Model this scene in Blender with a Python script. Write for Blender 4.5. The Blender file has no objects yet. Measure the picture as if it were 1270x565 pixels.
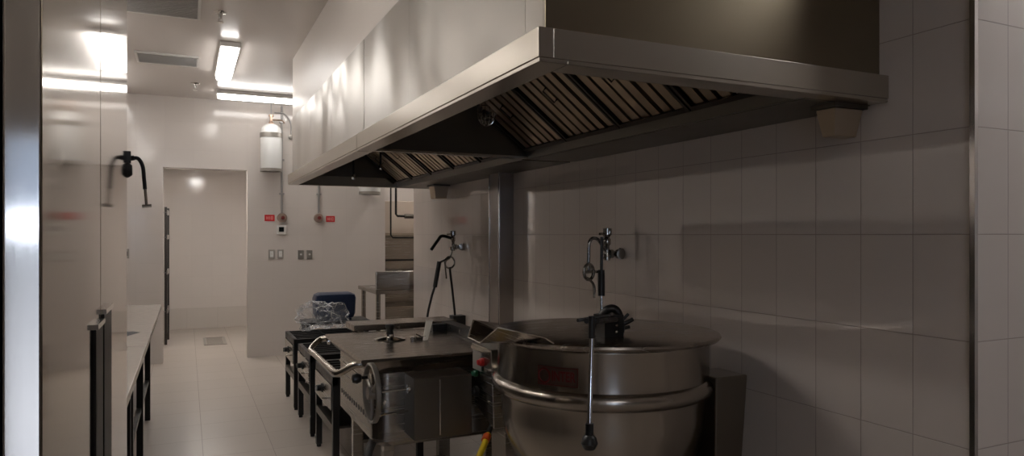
import bpy, bmesh, math, random
from mathutils import Vector, Matrix
random.seed(7)
PI = math.pi
scene = bpy.context.scene
COL = scene.collection
CEIL = 3.12

# ---------------------------------------------------------------- materials
def new_mat(name):
    m = bpy.data.materials.new(name); m.use_nodes = True
    nt = m.node_tree; b = nt.nodes['Principled BSDF']
    return m, nt, b
def lin(c):
    return tuple(((v/12.92) if v <= 0.04045 else ((v+0.055)/1.055)**2.4) for v in c) + (1,)
def plain(name, col, rough=0.5, metal=0.0, spec=0.5, var=0.0, scale=20, coat=0.0):
    m, nt, b = new_mat(name)
    b.inputs['Base Color'].default_value = lin(col)
    b.inputs['Roughness'].default_value = rough
    b.inputs['Metallic'].default_value = metal
    b.inputs['Specular IOR Level'].default_value = spec
    b.inputs['Coat Weight'].default_value = coat
    tc = nt.nodes.new('ShaderNodeTexCoord'); n = nt.nodes.new('ShaderNodeTexNoise')
    n.inputs['Scale'].default_value = scale; n.inputs['Detail'].default_value = 4
    nt.links.new(tc.outputs['Object'], n.inputs['Vector'])
    mr = nt.nodes.new('ShaderNodeMapRange')
    mr.inputs['To Min'].default_value = max(0.02, rough-0.06-var); mr.inputs['To Max'].default_value = min(1, rough+0.06+var)
    nt.links.new(n.outputs['Fac'], mr.inputs['Value']); nt.links.new(mr.outputs['Result'], b.inputs['Roughness'])
    return m
def steel(name, col, rough, stretch=(1, 1, 60), streak=0.05, wav=0.0, wscale=1.5, wst=(1, 1, 1), aniso=0.0, bump=0.02, tang=None):
    m, nt, b = new_mat(name)
    b.inputs['Metallic'].default_value = 1.0
    b.inputs['Anisotropic'].default_value = aniso
    if tang:
        tv = nt.nodes.new('ShaderNodeCombineXYZ')
        for i in range(3): tv.inputs[i].default_value = tang[i]
        nt.links.new(tv.outputs[0], b.inputs['Tangent'])
    tc = nt.nodes.new('ShaderNodeTexCoord'); mp = nt.nodes.new('ShaderNodeMapping')
    mp.inputs['Scale'].default_value = stretch
    nt.links.new(tc.outputs['Object'], mp.inputs['Vector'])
    n = nt.nodes.new('ShaderNodeTexNoise'); n.inputs['Scale'].default_value = 6; n.inputs['Detail'].default_value = 6
    nt.links.new(mp.outputs['Vector'], n.inputs['Vector'])
    mr = nt.nodes.new('ShaderNodeMapRange'); mr.inputs['To Min'].default_value = rough-streak; mr.inputs['To Max'].default_value = rough+streak
    nt.links.new(n.outputs['Fac'], mr.inputs['Value']); nt.links.new(mr.outputs['Result'], b.inputs['Roughness'])
    cr = nt.nodes.new('ShaderNodeMix'); cr.data_type = 'RGBA'
    c = lin(col); cr.inputs['A'].default_value = tuple(v*0.985 for v in c[:3])+(1,); cr.inputs['B'].default_value = tuple(min(1, v*1.015) for v in c[:3])+(1,)
    nt.links.new(n.outputs['Fac'], cr.inputs['Factor']); nt.links.new(cr.outputs['Result'], b.inputs['Base Color'])
    bp = nt.nodes.new('ShaderNodeBump'); bp.inputs['Strength'].default_value = bump; bp.inputs['Distance'].default_value = 0.0001
    nt.links.new(n.outputs['Fac'], bp.inputs['Height'])
    if wav > 0:
        mp2 = nt.nodes.new('ShaderNodeMapping'); mp2.inputs['Scale'].default_value = wst
        nt.links.new(tc.outputs['Object'], mp2.inputs['Vector'])
        n2 = nt.nodes.new('ShaderNodeTexNoise'); n2.inputs['Scale'].default_value = wscale; n2.inputs['Detail'].default_value = 1
        nt.links.new(mp2.outputs['Vector'], n2.inputs['Vector'])
        bp2 = nt.nodes.new('ShaderNodeBump'); bp2.inputs['Strength'].default_value = 1.0; bp2.inputs['Distance'].default_value = wav
        nt.links.new(n2.outputs['Fac'], bp2.inputs['Height']); nt.links.new(bp.outputs['Normal'], bp2.inputs['Normal'])
        nt.links.new(bp2.outputs['Normal'], b.inputs['Normal'])
    else:
        nt.links.new(bp.outputs['Normal'], b.inputs['Normal'])
    return m
def tile(name, axis, col, grout, w, h, off, rough=0.12, g=0.0016, bumpd=0.0006, var=0.03, wav=0.0005, joint=1.0, spec=.5):
    """glazed tile laid in world metres; axis = 'X', 'Y' (vertical walls running along it) or 'F' (floor)"""
    m, nt, b = new_mat(name); N = nt.nodes; L = nt.links
    b.inputs['Specular IOR Level'].default_value = spec
    ge = N.new('ShaderNodeNewGeometry'); sp = N.new('ShaderNodeSeparateXYZ'); L.new(ge.outputs['Position'], sp.inputs[0])
    su, sv = {'X': ('X', 'Z'), 'Y': ('Y', 'Z'), 'F': ('X', 'Y')}[axis]
    def mth(op, a, bb=None, c=None):
        n = N.new('ShaderNodeMath'); n.operation = op
        for i, v in enumerate((a, bb, c)):
            if v is None: continue
            if isinstance(v, (int, float)): n.inputs[i].default_value = v
            else: L.new(v, n.inputs[i])
        return n.outputs[0]
    def cell(s, size, o):
        q = mth('DIVIDE', mth('SUBTRACT', sp.outputs[s], o), size)
        fl = mth('FLOOR', q); fr = mth('SUBTRACT', q, fl)
        d = mth('MULTIPLY', mth('MINIMUM', fr, mth('SUBTRACT', 1.0, fr)), size)
        return fl, d
    fu, du = cell(su, w, off[0]); fv, dv = cell(sv, h, off[1])
    d = mth('MINIMUM', du, dv)
    mr = N.new('ShaderNodeMapRange'); mr.interpolation_type = 'SMOOTHSTEP'
    mr.inputs['From Min'].default_value = g*0.5; mr.inputs['From Max'].default_value = g*1.3
    L.new(d, mr.inputs['Value'])
    cv = N.new('ShaderNodeCombineXYZ'); L.new(fu, cv.inputs[0]); L.new(fv, cv.inputs[1])
    wn = N.new('ShaderNodeTexWhiteNoise'); L.new(cv.outputs[0], wn.inputs['Vector'])
    c = lin(col)
    mx = N.new('ShaderNodeMix'); mx.data_type = 'RGBA'
    mx.inputs['A'].default_value = tuple(v*(1-var) for v in c[:3])+(1,); mx.inputs['B'].default_value = tuple(min(1, v*(1+var)) for v in c[:3])+(1,)
    L.new(wn.outputs['Value'], mx.inputs['Factor'])
    mg = N.new('ShaderNodeMix'); mg.data_type = 'RGBA'
    gc = lin(grout); gc = tuple(gc[i]*joint + c[i]*(1-joint) for i in range(3))+(1,)
    mg.inputs['A'].default_value = gc; L.new(mx.outputs['Result'], mg.inputs['B']); L.new(mr.outputs['Result'], mg.inputs['Factor'])
    L.new(mg.outputs['Result'], b.inputs['Base Color'])
    rr = N.new('ShaderNodeMapRange'); rr.inputs['To Min'].default_value = 0.6; rr.inputs['To Max'].default_value = rough
    L.new(mr.outputs['Result'], rr.inputs['Value']); L.new(rr.outputs['Result'], b.inputs['Roughness'])
    nz = N.new('ShaderNodeTexNoise'); nz.inputs['Scale'].default_value = 3.5; nz.inputs['Detail'].default_value = 2
    L.new(ge.outputs['Position'], nz.inputs['Vector'])
    b1 = N.new('ShaderNodeBump'); b1.inputs['Distance'].default_value = wav; L.new(nz.outputs['Fac'], b1.inputs['Height'])
    b2 = N.new('ShaderNodeBump'); b2.inputs['Distance'].default_value = bumpd; L.new(mr.outputs['Result'], b2.inputs['Height']); L.new(b1.outputs['Normal'], b2.inputs['Normal'])
    L.new(b2.outputs['Normal'], b.inputs['Normal'])
    return m
def emit(name, col, s):
    m, nt, b = new_mat(name)
    b.inputs['Base Color'].default_value = (0.8, 0.8, 0.8, 1); b.inputs['Emission Color'].default_value = col+(1,); b.inputs['Emission Strength'].default_value = s
    return m
def clear(name, tint, rough, trans=1.0):
    m, nt, b = new_mat(name)
    b.inputs['Base Color'].default_value = tint+(1,); b.inputs['Roughness'].default_value = rough
    b.inputs['Transmission Weight'].default_value = trans; b.inputs['IOR'].default_value = 1.3
    return m

TILEC = (0.80, 0.76, 0.725); GR = (0.52, 0.47, 0.43)
M = {}
M['tile_y'] = tile('glazed wall tile along depth', 'Y', TILEC, GR, .1987, .3335, (1.551, 1.5015-.3335*4), rough=.035, joint=.85, var=.015, spec=.85, wav=.00025)
M['tile_x'] = tile('glazed wall tile across', 'X', TILEC, GR, .1987, .3335, (2.378, 1.5015-.3335*4), rough=.07, joint=.8, var=.015)
M['tile_end'] = tile('pale glazed end wall tile', 'X', (0.83, 0.80, 0.775), (0.7, 0.66, 0.62), .30, .3335, (.669, 1.5015-.3335*4), rough=.13, g=.001, bumpd=.0003, joint=.5, var=.01)
M['tile_side'] = tile('pale glazed side wall tile', 'Y', (0.83, 0.80, 0.775), (0.7, 0.66, 0.62), .30, .3335, (0, 1.5015-.3335*4), rough=.13, g=.001, bumpd=.0003, joint=.6, var=.01)
M['floor'] = tile('grey porcelain floor tile', 'F', (0.70, 0.66, 0.62), (0.55, 0.51, 0.47), .45, .45, (.1, .2), rough=.33, g=.002, bumpd=.0004, var=.03, joint=.8)
M['paint'] = plain('white gloss paint', (0.86, 0.83, 0.80), .34, var=-.055, scale=3)
M['ceil'] = plain('white ceiling panel', (0.84, 0.81, 0.785), .24, var=-.05, scale=2)
M['hood'] = steel('warped stainless hood sheet', (0.76, 0.74, 0.71), .33, aniso=.9, tang=(0, 0, 1), stretch=(1, 1, .05), wav=.08, wscale=1.0, wst=(1, 1.35, .6), streak=.03)
M['lip'] = steel('stainless hood lip', (0.72, 0.69, 0.645), .26, streak=.012, stretch=(.2, .2, 20), wav=.004, wscale=1.5)
M['steel'] = steel('brushed stainless', (0.66, 0.635, 0.60), .27, stretch=(.5, .5, 30), streak=.015, bump=.004)
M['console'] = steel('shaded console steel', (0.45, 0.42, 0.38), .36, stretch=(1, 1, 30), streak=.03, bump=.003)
M['steelv'] = steel('upright brushed stainless', (0.64, 0.605, 0.56), .085, stretch=(40, 40, .4), streak=.03, bump=.003)
M['steelnear'] = steel('daylight tinted brushed stainless', (0.50, 0.54, 0.64), .28, stretch=(60, 60, .4), streak=.05)  # blue of the reflected daylight is put into the base colour
M['kettle'] = steel('turned stainless', (0.66, 0.63, 0.59), .23, aniso=.6, tang=(0, 0, 1), stretch=(.4, .4, 40), streak=.02)
M['lid'] = steel('satin stainless lid', (0.66, 0.62, 0.58), .26, stretch=(1, 30, 1))
M['dsteel'] = steel('dull dark steel', (0.42, 0.40, 0.37), .38, stretch=(1, 1, 1))  # darker, duller steel than the brushed sheets
M['filter'] = steel('aluminium baffle', (0.76, 0.69, 0.59), .34, stretch=(10, 40, 1))
M['chrome'] = plain('chrome', (0.85, 0.84, 0.82), .1, 1.0)
M['trim'] = plain('polished corner trim', (0.75, 0.74, 0.73), .15, 1.0)
M['iron'] = plain('black enamelled iron', (0.10, 0.095, 0.09), .38, var=.1)
M['plastic'] = plain('black plastic', (0.06, 0.06, 0.06), .35)
M['dark'] = plain('dark rubber', (0.10, 0.10, 0.10), .6)
M['white'] = plain('white enamel', (0.90, 0.90, 0.89), .2)
M['wplastic'] = plain('white plastic', (0.85, 0.84, 0.82), .4)
M['screen'] = plain('dark display', (0.05, 0.07, 0.07), .2)
M['grey'] = plain('grey painted conduit', (0.62, 0.61, 0.60), .4, .3)
M['greyplate'] = plain('grey cover plate', (0.60, 0.58, 0.55), .35, .5)
M['red'] = plain('red plastic', (0.75, 0.06, 0.07), .35)
M['sign'] = plain('red sign enamel', (0.80, 0.13, 0.16), .4)
M['signw'] = plain('pale sign lettering', (0.92, 0.62, 0.60), .4)
M['green'] = plain('green plastic', (0.04, 0.35, 0.22), .4)
M['yellow'] = plain('yellow gas hose', (0.86, 0.72, 0.10), .45)
M['orange'] = plain('orange hose clamp', (0.85, 0.35, 0.12), .45)
M['hosegrey'] = plain('grey drain hose', (0.32, 0.31, 0.30), .4)
M['blue'] = plain('navy blue plastic', (0.11, 0.17, 0.29), .38)
M['logo'] = plain('dark red print', (0.42, 0.09, 0.08), .5)
M['plate'] = plain('name plate steel', (0.42, 0.37, 0.33), .35, .9)
M['top'] = plain('pale stone grey worktop', (0.66, 0.62, 0.58), .22)
M['cup'] = steel('stained galvanised cup', (0.72, 0.66, 0.58), .45, stretch=(6, 6, 6), streak=.1)
M['bag'] = clear('crumpled clear film', (0.95, 0.96, 0.97), .12)
M['strip'] = plain('translucent pale plastic', (0.78, 0.76, 0.72), .3)
M['tube'] = emit('lit diffuser', (1.0, 0.965, 0.93), 27.0)
M['tube3'] = emit('lit corridor diffuser', (1.0, .96, .92), 34.0)
M['tube4'] = emit('added fill diffuser', (1.0, .965, .93), 8.0)  # diffuser of the added lamps along the left wall
M['tubel'] = emit('lit soft diffuser', (1.0, .965, .93), 11.0)
M['tube2'] = emit('lit cool diffuser', (0.97, 0.97, 1.0), 22.0)

# ---------------------------------------------------------------- mesh helpers
def nb(): return bmesh.new()
def box(bm, x0, x1, y0, y1, z0, z1, rot=None):
    g = bmesh.ops.create_cube(bm, size=1.0)['verts']
    c = Vector(((x0+x1)/2, (y0+y1)/2, (z0+z1)/2))
    for v in g:
        p = Vector((v.co.x*(x1-x0), v.co.y*(y1-y0), v.co.z*(z1-z0)))
        if rot: p = rot @ p
        v.co = p + c
    return g
def bevel(bm, w, seg=2):
    bmesh.ops.bevel(bm, geom=bm.edges[:], offset=w, segments=seg, profile=.5, affect='EDGES', clamp_overlap=True)
def hexa(bm, bot, top):
    vs = [bm.verts.new(p) for p in bot] + [bm.verts.new(p) for p in top]
    for f in ((0, 3, 2, 1), (4, 5, 6, 7), (0, 1, 5, 4), (1, 2, 6, 5), (2, 3, 7, 6), (3, 0, 4, 7)):
        bm.faces.new([vs[i] for i in f])
def smooth_path(pts, n=6):
    P = [Vector(p) for p in pts]
    if len(P) < 3: return P
    out = []
    for i in range(len(P)-1):
        p0 = P[i-1] if i else P[0]*2-P[1]; p1 = P[i]; p2 = P[i+1]; p3 = P[i+2] if i+2 < len(P) else P[-1]*2-P[-2]
        for k in range(n):
            t = k/n
            out.append(0.5*((2*p1)+(p2-p0)*t+(2*p0-5*p1+4*p2-p3)*t*t+(3*p1-p0-3*p2+p3)*t**3))
    out.append(P[-1]); return out
def tube(bm, pts, r, seg=12, smooth=False, closed=False, cap=True):
    P = smooth_path(pts) if smooth else [Vector(p) for p in pts]
    rs = r if isinstance(r, (list, tuple)) else None
    n = len(P); rings = []; ref = None
    for i, p in enumerate(P):
        if closed: t = (P[(i+1) % n]-P[i-1]).normalized()
        else: t = ((P[min(i+1, n-1)]-P[max(i-1, 0)])).normalized()
        if ref is None:
            ref = Vector((0, 0, 1)) if abs(t.z) < .9 else Vector((1, 0, 0))
        a = (ref - t*ref.dot(t)).normalized(); ref = a; b = t.cross(a)
        rr = (rs[min(int(i*len(rs)/n), len(rs)-1)] if rs else r)
        rings.append([bm.verts.new(p+(a*math.cos(2*PI*k/seg)+b*math.sin(2*PI*k/seg))*rr) for k in range(seg)])
    for i in range(n if closed else n-1):
        A, B = rings[i], rings[(i+1) % n]
        for k in range(seg): bm.faces.new((A[k], A[(k+1) % seg], B[(k+1) % seg], B[k]))
    if cap and not closed:
        bm.faces.new(rings[0][::-1]); bm.faces.new(rings[-1])
def lathe(bm, prof, c=(0, 0, 0), axis='Z', seg=32, rot=None):
    """prof = [(radius, height)...] about an axis through c"""
    rings = []
    for r, h in prof:
        ring = []
        for k in range(seg if r > 1e-6 else 1):
            a = 2*PI*k/seg; u, v = r*math.cos(a), r*math.sin(a)
            p = {'Z': (u, v, h), 'X': (h, u, v), 'Y': (v, h, u)}[axis]
            p = Vector(p)
            if rot: p = rot @ p
            ring.append(bm.verts.new(p+Vector(c)))
        rings.append(ring)
    for A, B in zip(rings, rings[1:]):
        if len(A) == 1 and len(B) == 1: continue
        for k in range(seg):
            if len(A) == 1: bm.faces.new((A[0], B[(k+1) % seg], B[k])) if False else bm.faces.new((A[0], B[k], B[(k+1) % seg]))
            elif len(B) == 1: bm.faces.new((A[k], A[(k+1) % seg], B[0]))
            else: bm.faces.new((A[k], A[(k+1) % seg], B[(k+1) % seg], B[k]))
def shade(o, angle=40):
    me = o.data
    for p in me.polygons: p.use_smooth = True
    me.set_sharp_from_angle(angle=math.radians(angle))
def obj(name, bm, m, parent=None, sm=True, label=None, bv=0.0, wn=False):
    if bv: bevel(bm, bv)
    bmesh.ops.recalc_face_normals(bm, faces=bm.faces[:])
    me = bpy.data.meshes.new(name); bm.to_mesh(me); bm.free()
    me.materials.append(M[m] if isinstance(m, str) else m)
    o = bpy.data.objects.new(name, me); COL.objects.link(o)
    if sm: shade(o)
    if bv or wn:
        md = o.modifiers.new('weighted', 'WEIGHTED_NORMAL'); md.keep_sharp = True; md.weight = 100
    if parent:
        # meshes are written in world metres; keep them there under the thing's Empty
        o.parent = parent
        root = parent
        off = Vector((0, 0, 0))
        while root: off += root.location; root = root.parent
        o.location = -off
    if label: o['label'] = label
    return o
def thing(name, label, cat, loc=(0, 0, 0), group=None):
    o = bpy.data.objects.new(name, None); COL.objects.link(o); o.location = loc
    o.empty_display_size = .1
    o['label'] = label; o['category'] = cat
    if group: o['group'] = group
    return o
def tag(o, label, cat, group=None):
    o['label'] = label; o['category'] = cat
    if group: o['group'] = group
    return o
def struct(name, bm, m, parent=None, sm=False):
    o = obj(name, bm, m, parent, sm)
    if not parent: o['kind'] = 'structure'
    return o
def copy_tree(o, parent=None):
    c = o.copy(); COL.objects.link(c); c.parent = parent
    for ch in list(o.children): copy_tree(ch, c)
    return c
def B(*a):
    bm = nb(); box(bm, *a); return bm

# ---------------------------------------------------------------- the room
struct('floor', B(-1.2, 4.2, -3.2, 12.6, -.1, 0), 'floor')
struct('ceiling', B(-1.2, 4.2, -3.2, 12.6, CEIL, CEIL+.1), 'ceil')
wr = struct('wall_right', B(2.2, 2.36, 1.354, 7.22, 0, CEIL), 'tile_y')
wr.data.materials.append(M['tile_x'])
for p in wr.data.polygons:
    if abs(p.normal.y) > .5: p.material_index = 1
struct('wall_right_return', B(2.36, 4.2, 1.354, 1.5, 0, CEIL), 'tile_x')
struct('wall_near_right', B(4.2, 4.3, -3.2, 12.6, 0, CEIL), 'tile_side')
struct('wall_left', B(-1.1, -1.0, -3.2, 9.1, 0, CEIL), 'tile_side')
bm = nb()
box(bm, -1.1, -.254, 9.1, 9.25, 0, CEIL); box(bm, .669, 2.38, 9.1, 9.25, 0, CEIL); box(bm, -.254, .669, 9.1, 9.25, 2.29, CEIL)
struct('wall_end', bm, 'tile_end')
struct('wall_corridor_back', B(-1.1, 2.26, 12.3, 12.4, 0, CEIL), 'tile_end')
struct('wall_corridor_left', B(-1.1, -.62, 9.25, 12.3, 0, CEIL), 'tile_side')
struct('wall_corridor_right', B(1.7, 1.8, 9.25, 12.3, 0, CEIL), 'tile_side')
struct('ceiling_corridor', B(-.62, 1.7, 9.25, 12.3, 2.55, 2.65), 'ceil')
struct('wall_alcove_back', B(2.3, 4.2, 10.5, 10.6, 0, CEIL), 'tile_end')
struct('wall_alcove_left', B(2.26, 2.38, 9.25, 10.5, 0, CEIL), 'tile_side')
struct('wall_alcove_near', B(2.36, 4.2, 7.1, 7.22, 0, CEIL), 'tile_x')
struct('baseboard_corridor', B(-.62, 1.7, 12.285, 12.3, 0, .33), tile('base tile', 'X', (.79, .76, .73), GR, .45, .33, (0, 0), joint=.5))
# back wall behind the camera with a glazed door to daylight
bm = nb()
wx0, wx1, wz0, wz1 = -.98, -.20, .02, 2.1
box(bm, -1.1, 4.3, -3.3, -3.2, 0, wz0); box(bm, -1.1, 4.3, -3.3, -3.2, wz1, CEIL)
box(bm, -1.1, wx0, -3.3, -3.2, wz0, wz1); box(bm, wx1, 4.3, -3.3, -3.2, wz0, wz1)
struct('wall_back', bm, plain('grey wall paint', (.58, .56, .55), .5))
w1 = struct('door_1', B(wx0, wx1, -3.262, -3.256, wz0, wz1), clear('window glass', (1, 1, 1), 0.02), sm=False)
bm = nb()
for a in ((wx0, wx1, -3.29, -3.21, wz0, wz0+.03), (wx0, wx1, -3.29, -3.21, wz1-.03, wz1), (wx0, wx0+.03, -3.29, -3.21, wz0, wz1), (wx1-.03, wx1, -3.29, -3.21, wz0, wz1)):
    box(bm, *a)
struct('door_frame', bm, 'trim', w1)
# corner trim, column, soffit
bm = nb(); box(bm, 2.186, 2.202, 1.340, 1.356, 0, CEIL)
struct('trim_1', bm, 'trim')
bm = nb(); box(bm, 2.083, 2.2, 4.70, 4.88, 0, CEIL)
struct('wall_column', bm, plain('grey column cladding', (.58, .53, .49), .16))
for i, (x, y) in enumerate(((2.079, 4.876), (2.079, 4.696))):
    struct('trim_%d' % (i+2), B(x, x+.009, y, y+.009, 0, 1.96), 'trim')
struct('wall_soffit', B(.885, 2.2, 1.69, 6.70, 2.575, CEIL), 'paint')
struct('trim_4', B(.8835, .889, 1.69, 6.70, 2.566, 2.580), 'wplastic')

# ---------------------------------------------------------------- hoods
LZ0, LZ1 = 1.958, 2.05
def make_hood(name, label, y0, y1, near_end):
    t = thing(name, label, 'extractor hood', (1.5, (y0+y1)/2, LZ0))
    p0 = y0+(.043 if near_end else .0)
    bm = nb()
    # front sheet, cut into welded panels by shallow seams
    if near_end: cuts = [p0, 1.80, 2.95, y1]
    else: cuts = [p0, 4.75, 5.72, y1]
    for a, b in zip(cuts, cuts[1:]):
        g = box(bm, .880, .895, a+.0012, b-.0012, LZ1, 2.573)
    box(bm, .884, .9, p0+.001, y1-.001, LZ1, 2.572)
    f = obj('front_panel', bm, 'hood', t)
    # ends
    if near_end:
        obj('end_panel', B(.880, 2.198, p0-.006, p0+.014, LZ1, CEIL-.002), 'endp', t)
    else:
        obj('end_panel', B(.880, 2.198, y1-.02, y1, LZ1, 2.573), 'hood', t)
    bm = nb(); box(bm, .895, 2.0, y1-.03, y1-.008, LZ0+.012, 2.5)
    obj('inner_divider' if near_end else 'inner_end', bm, 'dsteel', t)
    if near_end: obj('inner_end', B(.90, 2.0, p0+.016, p0+.03, LZ0+.03, 2.5), 'dsteel', t)
    obj('inner_roof', B(.90, 2.19, p0+.02, y1-.03, 2.50, 2.52), 'dsteel', t)
    obj('inner_front', B(.897, .905, p0+.02, y1-.03, LZ1-.02, 2.5), 'dsteel', t)
    # lip
    bm = nb()
    ye = y1-.002
    box(bm, .839, .885, y0, ye, LZ0+.012, LZ1)           # front lip
    box(bm, .843, .93, y0+.004, ye, LZ0, LZ0+.014)     # inward return under it
    if near_end:
        box(bm, .885, 2.198, y0, y0+.04, LZ0+.012, LZ1)
        box(bm, .93, 2.198, y0+.004, y0+.10, LZ0, LZ0+.014)
    box(bm, .93, 2.19, ye-.05, ye, LZ0, LZ0+.014)
    if not near_end: box(bm, .885, 2.19, ye-.03, ye, LZ0+.012, LZ1)
    obj('rim', bm, 'lip', t, bv=.002)
    # rear plenum and gutter
    bm = nb(); ya = p0+.03
    box(bm, 1.88, 2.197, ya, y1-.032, LZ0-.002, LZ0+.02)
    hexa(bm, [(1.86, ya, LZ0+.0), (1.88, ya, LZ0), (1.88, y1-.035, LZ0), (1.86, y1-.035, LZ0)],
             [(1.85, ya, LZ0+.05), (1.856, ya, LZ0+.05), (1.856, y1-.035, LZ0+.05), (1.85, y1-.035, LZ0+.05)])
    obj('rear_gutter', bm, 'dsteel', t)
    obj('rear_plate', B(1.30, 1.32, ya, y1-.035, 2.40, 2.50), 'dsteel', t)
    return t
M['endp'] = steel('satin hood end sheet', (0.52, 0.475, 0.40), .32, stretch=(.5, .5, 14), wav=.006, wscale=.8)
h1 = make_hood('extractor_hood', 'large stainless wall hood whose near end hangs above the round steam kettle', 1.637, 3.815, True)
h2 = make_hood('extractor_hood', 'farther stainless wall hood continuing above the black stoves towards end wall', 3.82, 6.685, False)

# baffle filters: frame plus slats, leaning back at the rear of each hood
def filt(y0, w, label, group):
    t = thing('baffle_filter', label, 'filter', (1.86, y0+w/2, 2.01), group)
    a = Vector((1.853, 0, 2.012)); up = Vector((-.56, 0, .44)).normalized(); n = Vector((-up.z, 0, up.x)) * -1
    n = Vector((-.44, 0, -.56)).normalized(); ln = .66
    def slab(bm, ya, yb, s0, s1, d0, d1):
        pts = []
        for d in (d0, d1):
            pts.append([tuple(a+up*s+n*d+Vector((0, y, 0))) for s, y in ((s0, ya), (s0, yb), (s1, yb), (s1, ya))])
        hexa(bm, pts[0], pts[1])
    bm = nb()
    slab(bm, y0+.002, y0+w-.002, 0, .022, 0, .02); slab(bm, y0+.002, y0+w-.002, ln-.02, ln, 0, .02)
    slab(bm, y0+.002, y0+.016, .022, ln-.02, 0, .02); slab(bm, y0+w-.016, y0+w-.002, .022, ln-.02, 0, .02)
    slab(bm, y0+.005, y0+w-.005, .01, ln-.01, -.022, -.018)
    obj('frame', bm, 'filter_dark', t)
    bm = nb(); k = 6; p = (w-.04)/k
    for i in range(k):
        yy = y0+.02+p*(i+.5); hw = p*.34+random.uniform(-.002, .002)
        j = random.uniform(-.003, .003)
        # folded U slat: a face plate with two turned in edges
        slab(bm, yy-hw, yy+hw, .02, ln-.02, .006+j, .009+j)
        slab(bm, yy-hw, yy-hw+.002, .02, ln-.02, -.01, .008+j); slab(bm, yy+hw-.002, yy+hw, .02, ln-.02, -.01, .008+j)
    obj('slats', bm, 'filter', t)
    bm = nb()
    for s in (.30,):
        c = y0+w*.5
        P = [tuple(a+up*(s-.04)+n*.01+Vector((0, c, 0))), tuple(a+up*(s-.04)+n*.035+Vector((0, c, 0))), tuple(a+up*(s+.04)+n*.035+Vector((0, c, 0))), tuple(a+up*(s+.04)+n*.01+Vector((0, c, 0)))]
        tube(bm, P, .004, 8)
    obj('handle', bm, 'filter_dark', t)
    return t
M['filter_dark'] = steel('dark filter frame', (0.30, 0.28, 0.26), .4, stretch=(1, 1, 1))
words = ['first baffle filter, nearest the open end of the near hood', 'second baffle filter from the near end of the near hood',
         'third baffle filter from the near end of the near hood', 'last baffle filter of the near hood, beside its dark divider']
for i in range(4):
    filt(1.74+i*.508, .5, words[i], 'baffle filters in the near hood')
words = ['baffle filter of the far hood right behind the divider', 'second baffle filter of the far hood behind the divider',
         'middle baffle filter of the far hood', 'fourth baffle filter of the far hood behind the divider', 'farthest baffle filter of the far hood against its end panel']
for i in range(5):
    filt(3.93+i*.54, .5, words[i], 'baffle filters in the far hood')

# grease cups below the gutters
def grease_cup(x0, x1, y0, y1, z0, z1, label):
    t = thing('grease_cup', label, 'grease cup', ((x0+x1)/2, (y0+y1)/2, z0), 'grease cups under the hoods')
    bm = nb(); d = .016
    hexa(bm, [(x0+d, y0+d, z0), (x1-d, y0+d, z0), (x1-d, y1-d, z0), (x0+d, y1-d, z0)], [(x0, y0, z1-.01), (x1, y0, z1-.01), (x1, y1, z1-.01), (x0, y1, z1-.01)])
    obj('cup', bm, 'cup', t, bv=.005)
    obj('rail', B(x0-.012, x1+.01, y0-.01, y1+.01, z1-.01, z1+.004), 'dsteel', t)
grease_cup(2.03, 2.17, 1.715, 1.80, 1.845, 1.952, 'stained square grease cup under the near corner of the near hood')
grease_cup(2.02, 2.16, 6.0, 6.16, 1.83, 1.952, 'grease cup under the far hood beside the opening')

# wire guard lamp under the near hood
t = thing('caged_hood_lamp', 'small wire caged lamp inside the near hood beside its divider', 'lamp', (1.56, 3.70, 2.2))
bm = nb()
for k in range(6):
    a = PI*k/6
    pts = [(1.56+.055*math.cos(a)*math.cos(b), 3.70+.055*math.sin(a)*math.cos(b), 2.20+.075*math.sin(b)) for b in [2*PI*j/20 for j in range(20)]]
    tube(bm, pts, .0022, 6, closed=True)
for z, r in ((2.165, .048), (2.2, .055), (2.235, .048)):
    tube(bm, [(1.56+r*math.cos(b), 3.70+r*math.sin(b), z) for b in [2*PI*j/20 for j in range(20)]], .0022, 6, closed=True)
obj('wire_cage', bm, 'chrome', t)
bm = nb(); lathe(bm, [(0, 2.15), (.02, 2.16), (.03, 2.2), (.022, 2.24), (.018, 2.26), (.018, 2.50), (0, 2.50)], (1.56, 3.70, 0), seg=16)
obj('bulb', bm, 'bag', t)

# suppression nozzles hanging in the far hood
for i, (x, y, lab) in enumerate(((1.10, 5.10, 'thin black suppression nozzle hanging near the front of the far hood'), (1.30, 5.10, 'thin suppression nozzle hanging deeper inside the far hood'))):
    t = thing('suppression_nozzle', lab, 'nozzle', (x, y, 1.9), 'suppression nozzles in the far hood')
    bm = nb(); tube(bm, [(x, y, 2.50), (x, y, 1.99-(.05 if i == 0 else -.03))], .008, 10); obj('drop_pipe', bm, 'iron', t)
    bm = nb(); z = 1.94-(.02 if i == 0 else -.06); lathe(bm, [(0, z-.02), (.012, z-.015), (.014, z), (.009, z+.02), (0, z+.02)], (x, y, 0), seg=12); obj('nozzle_tip', bm, 'chrome', t)

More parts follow.
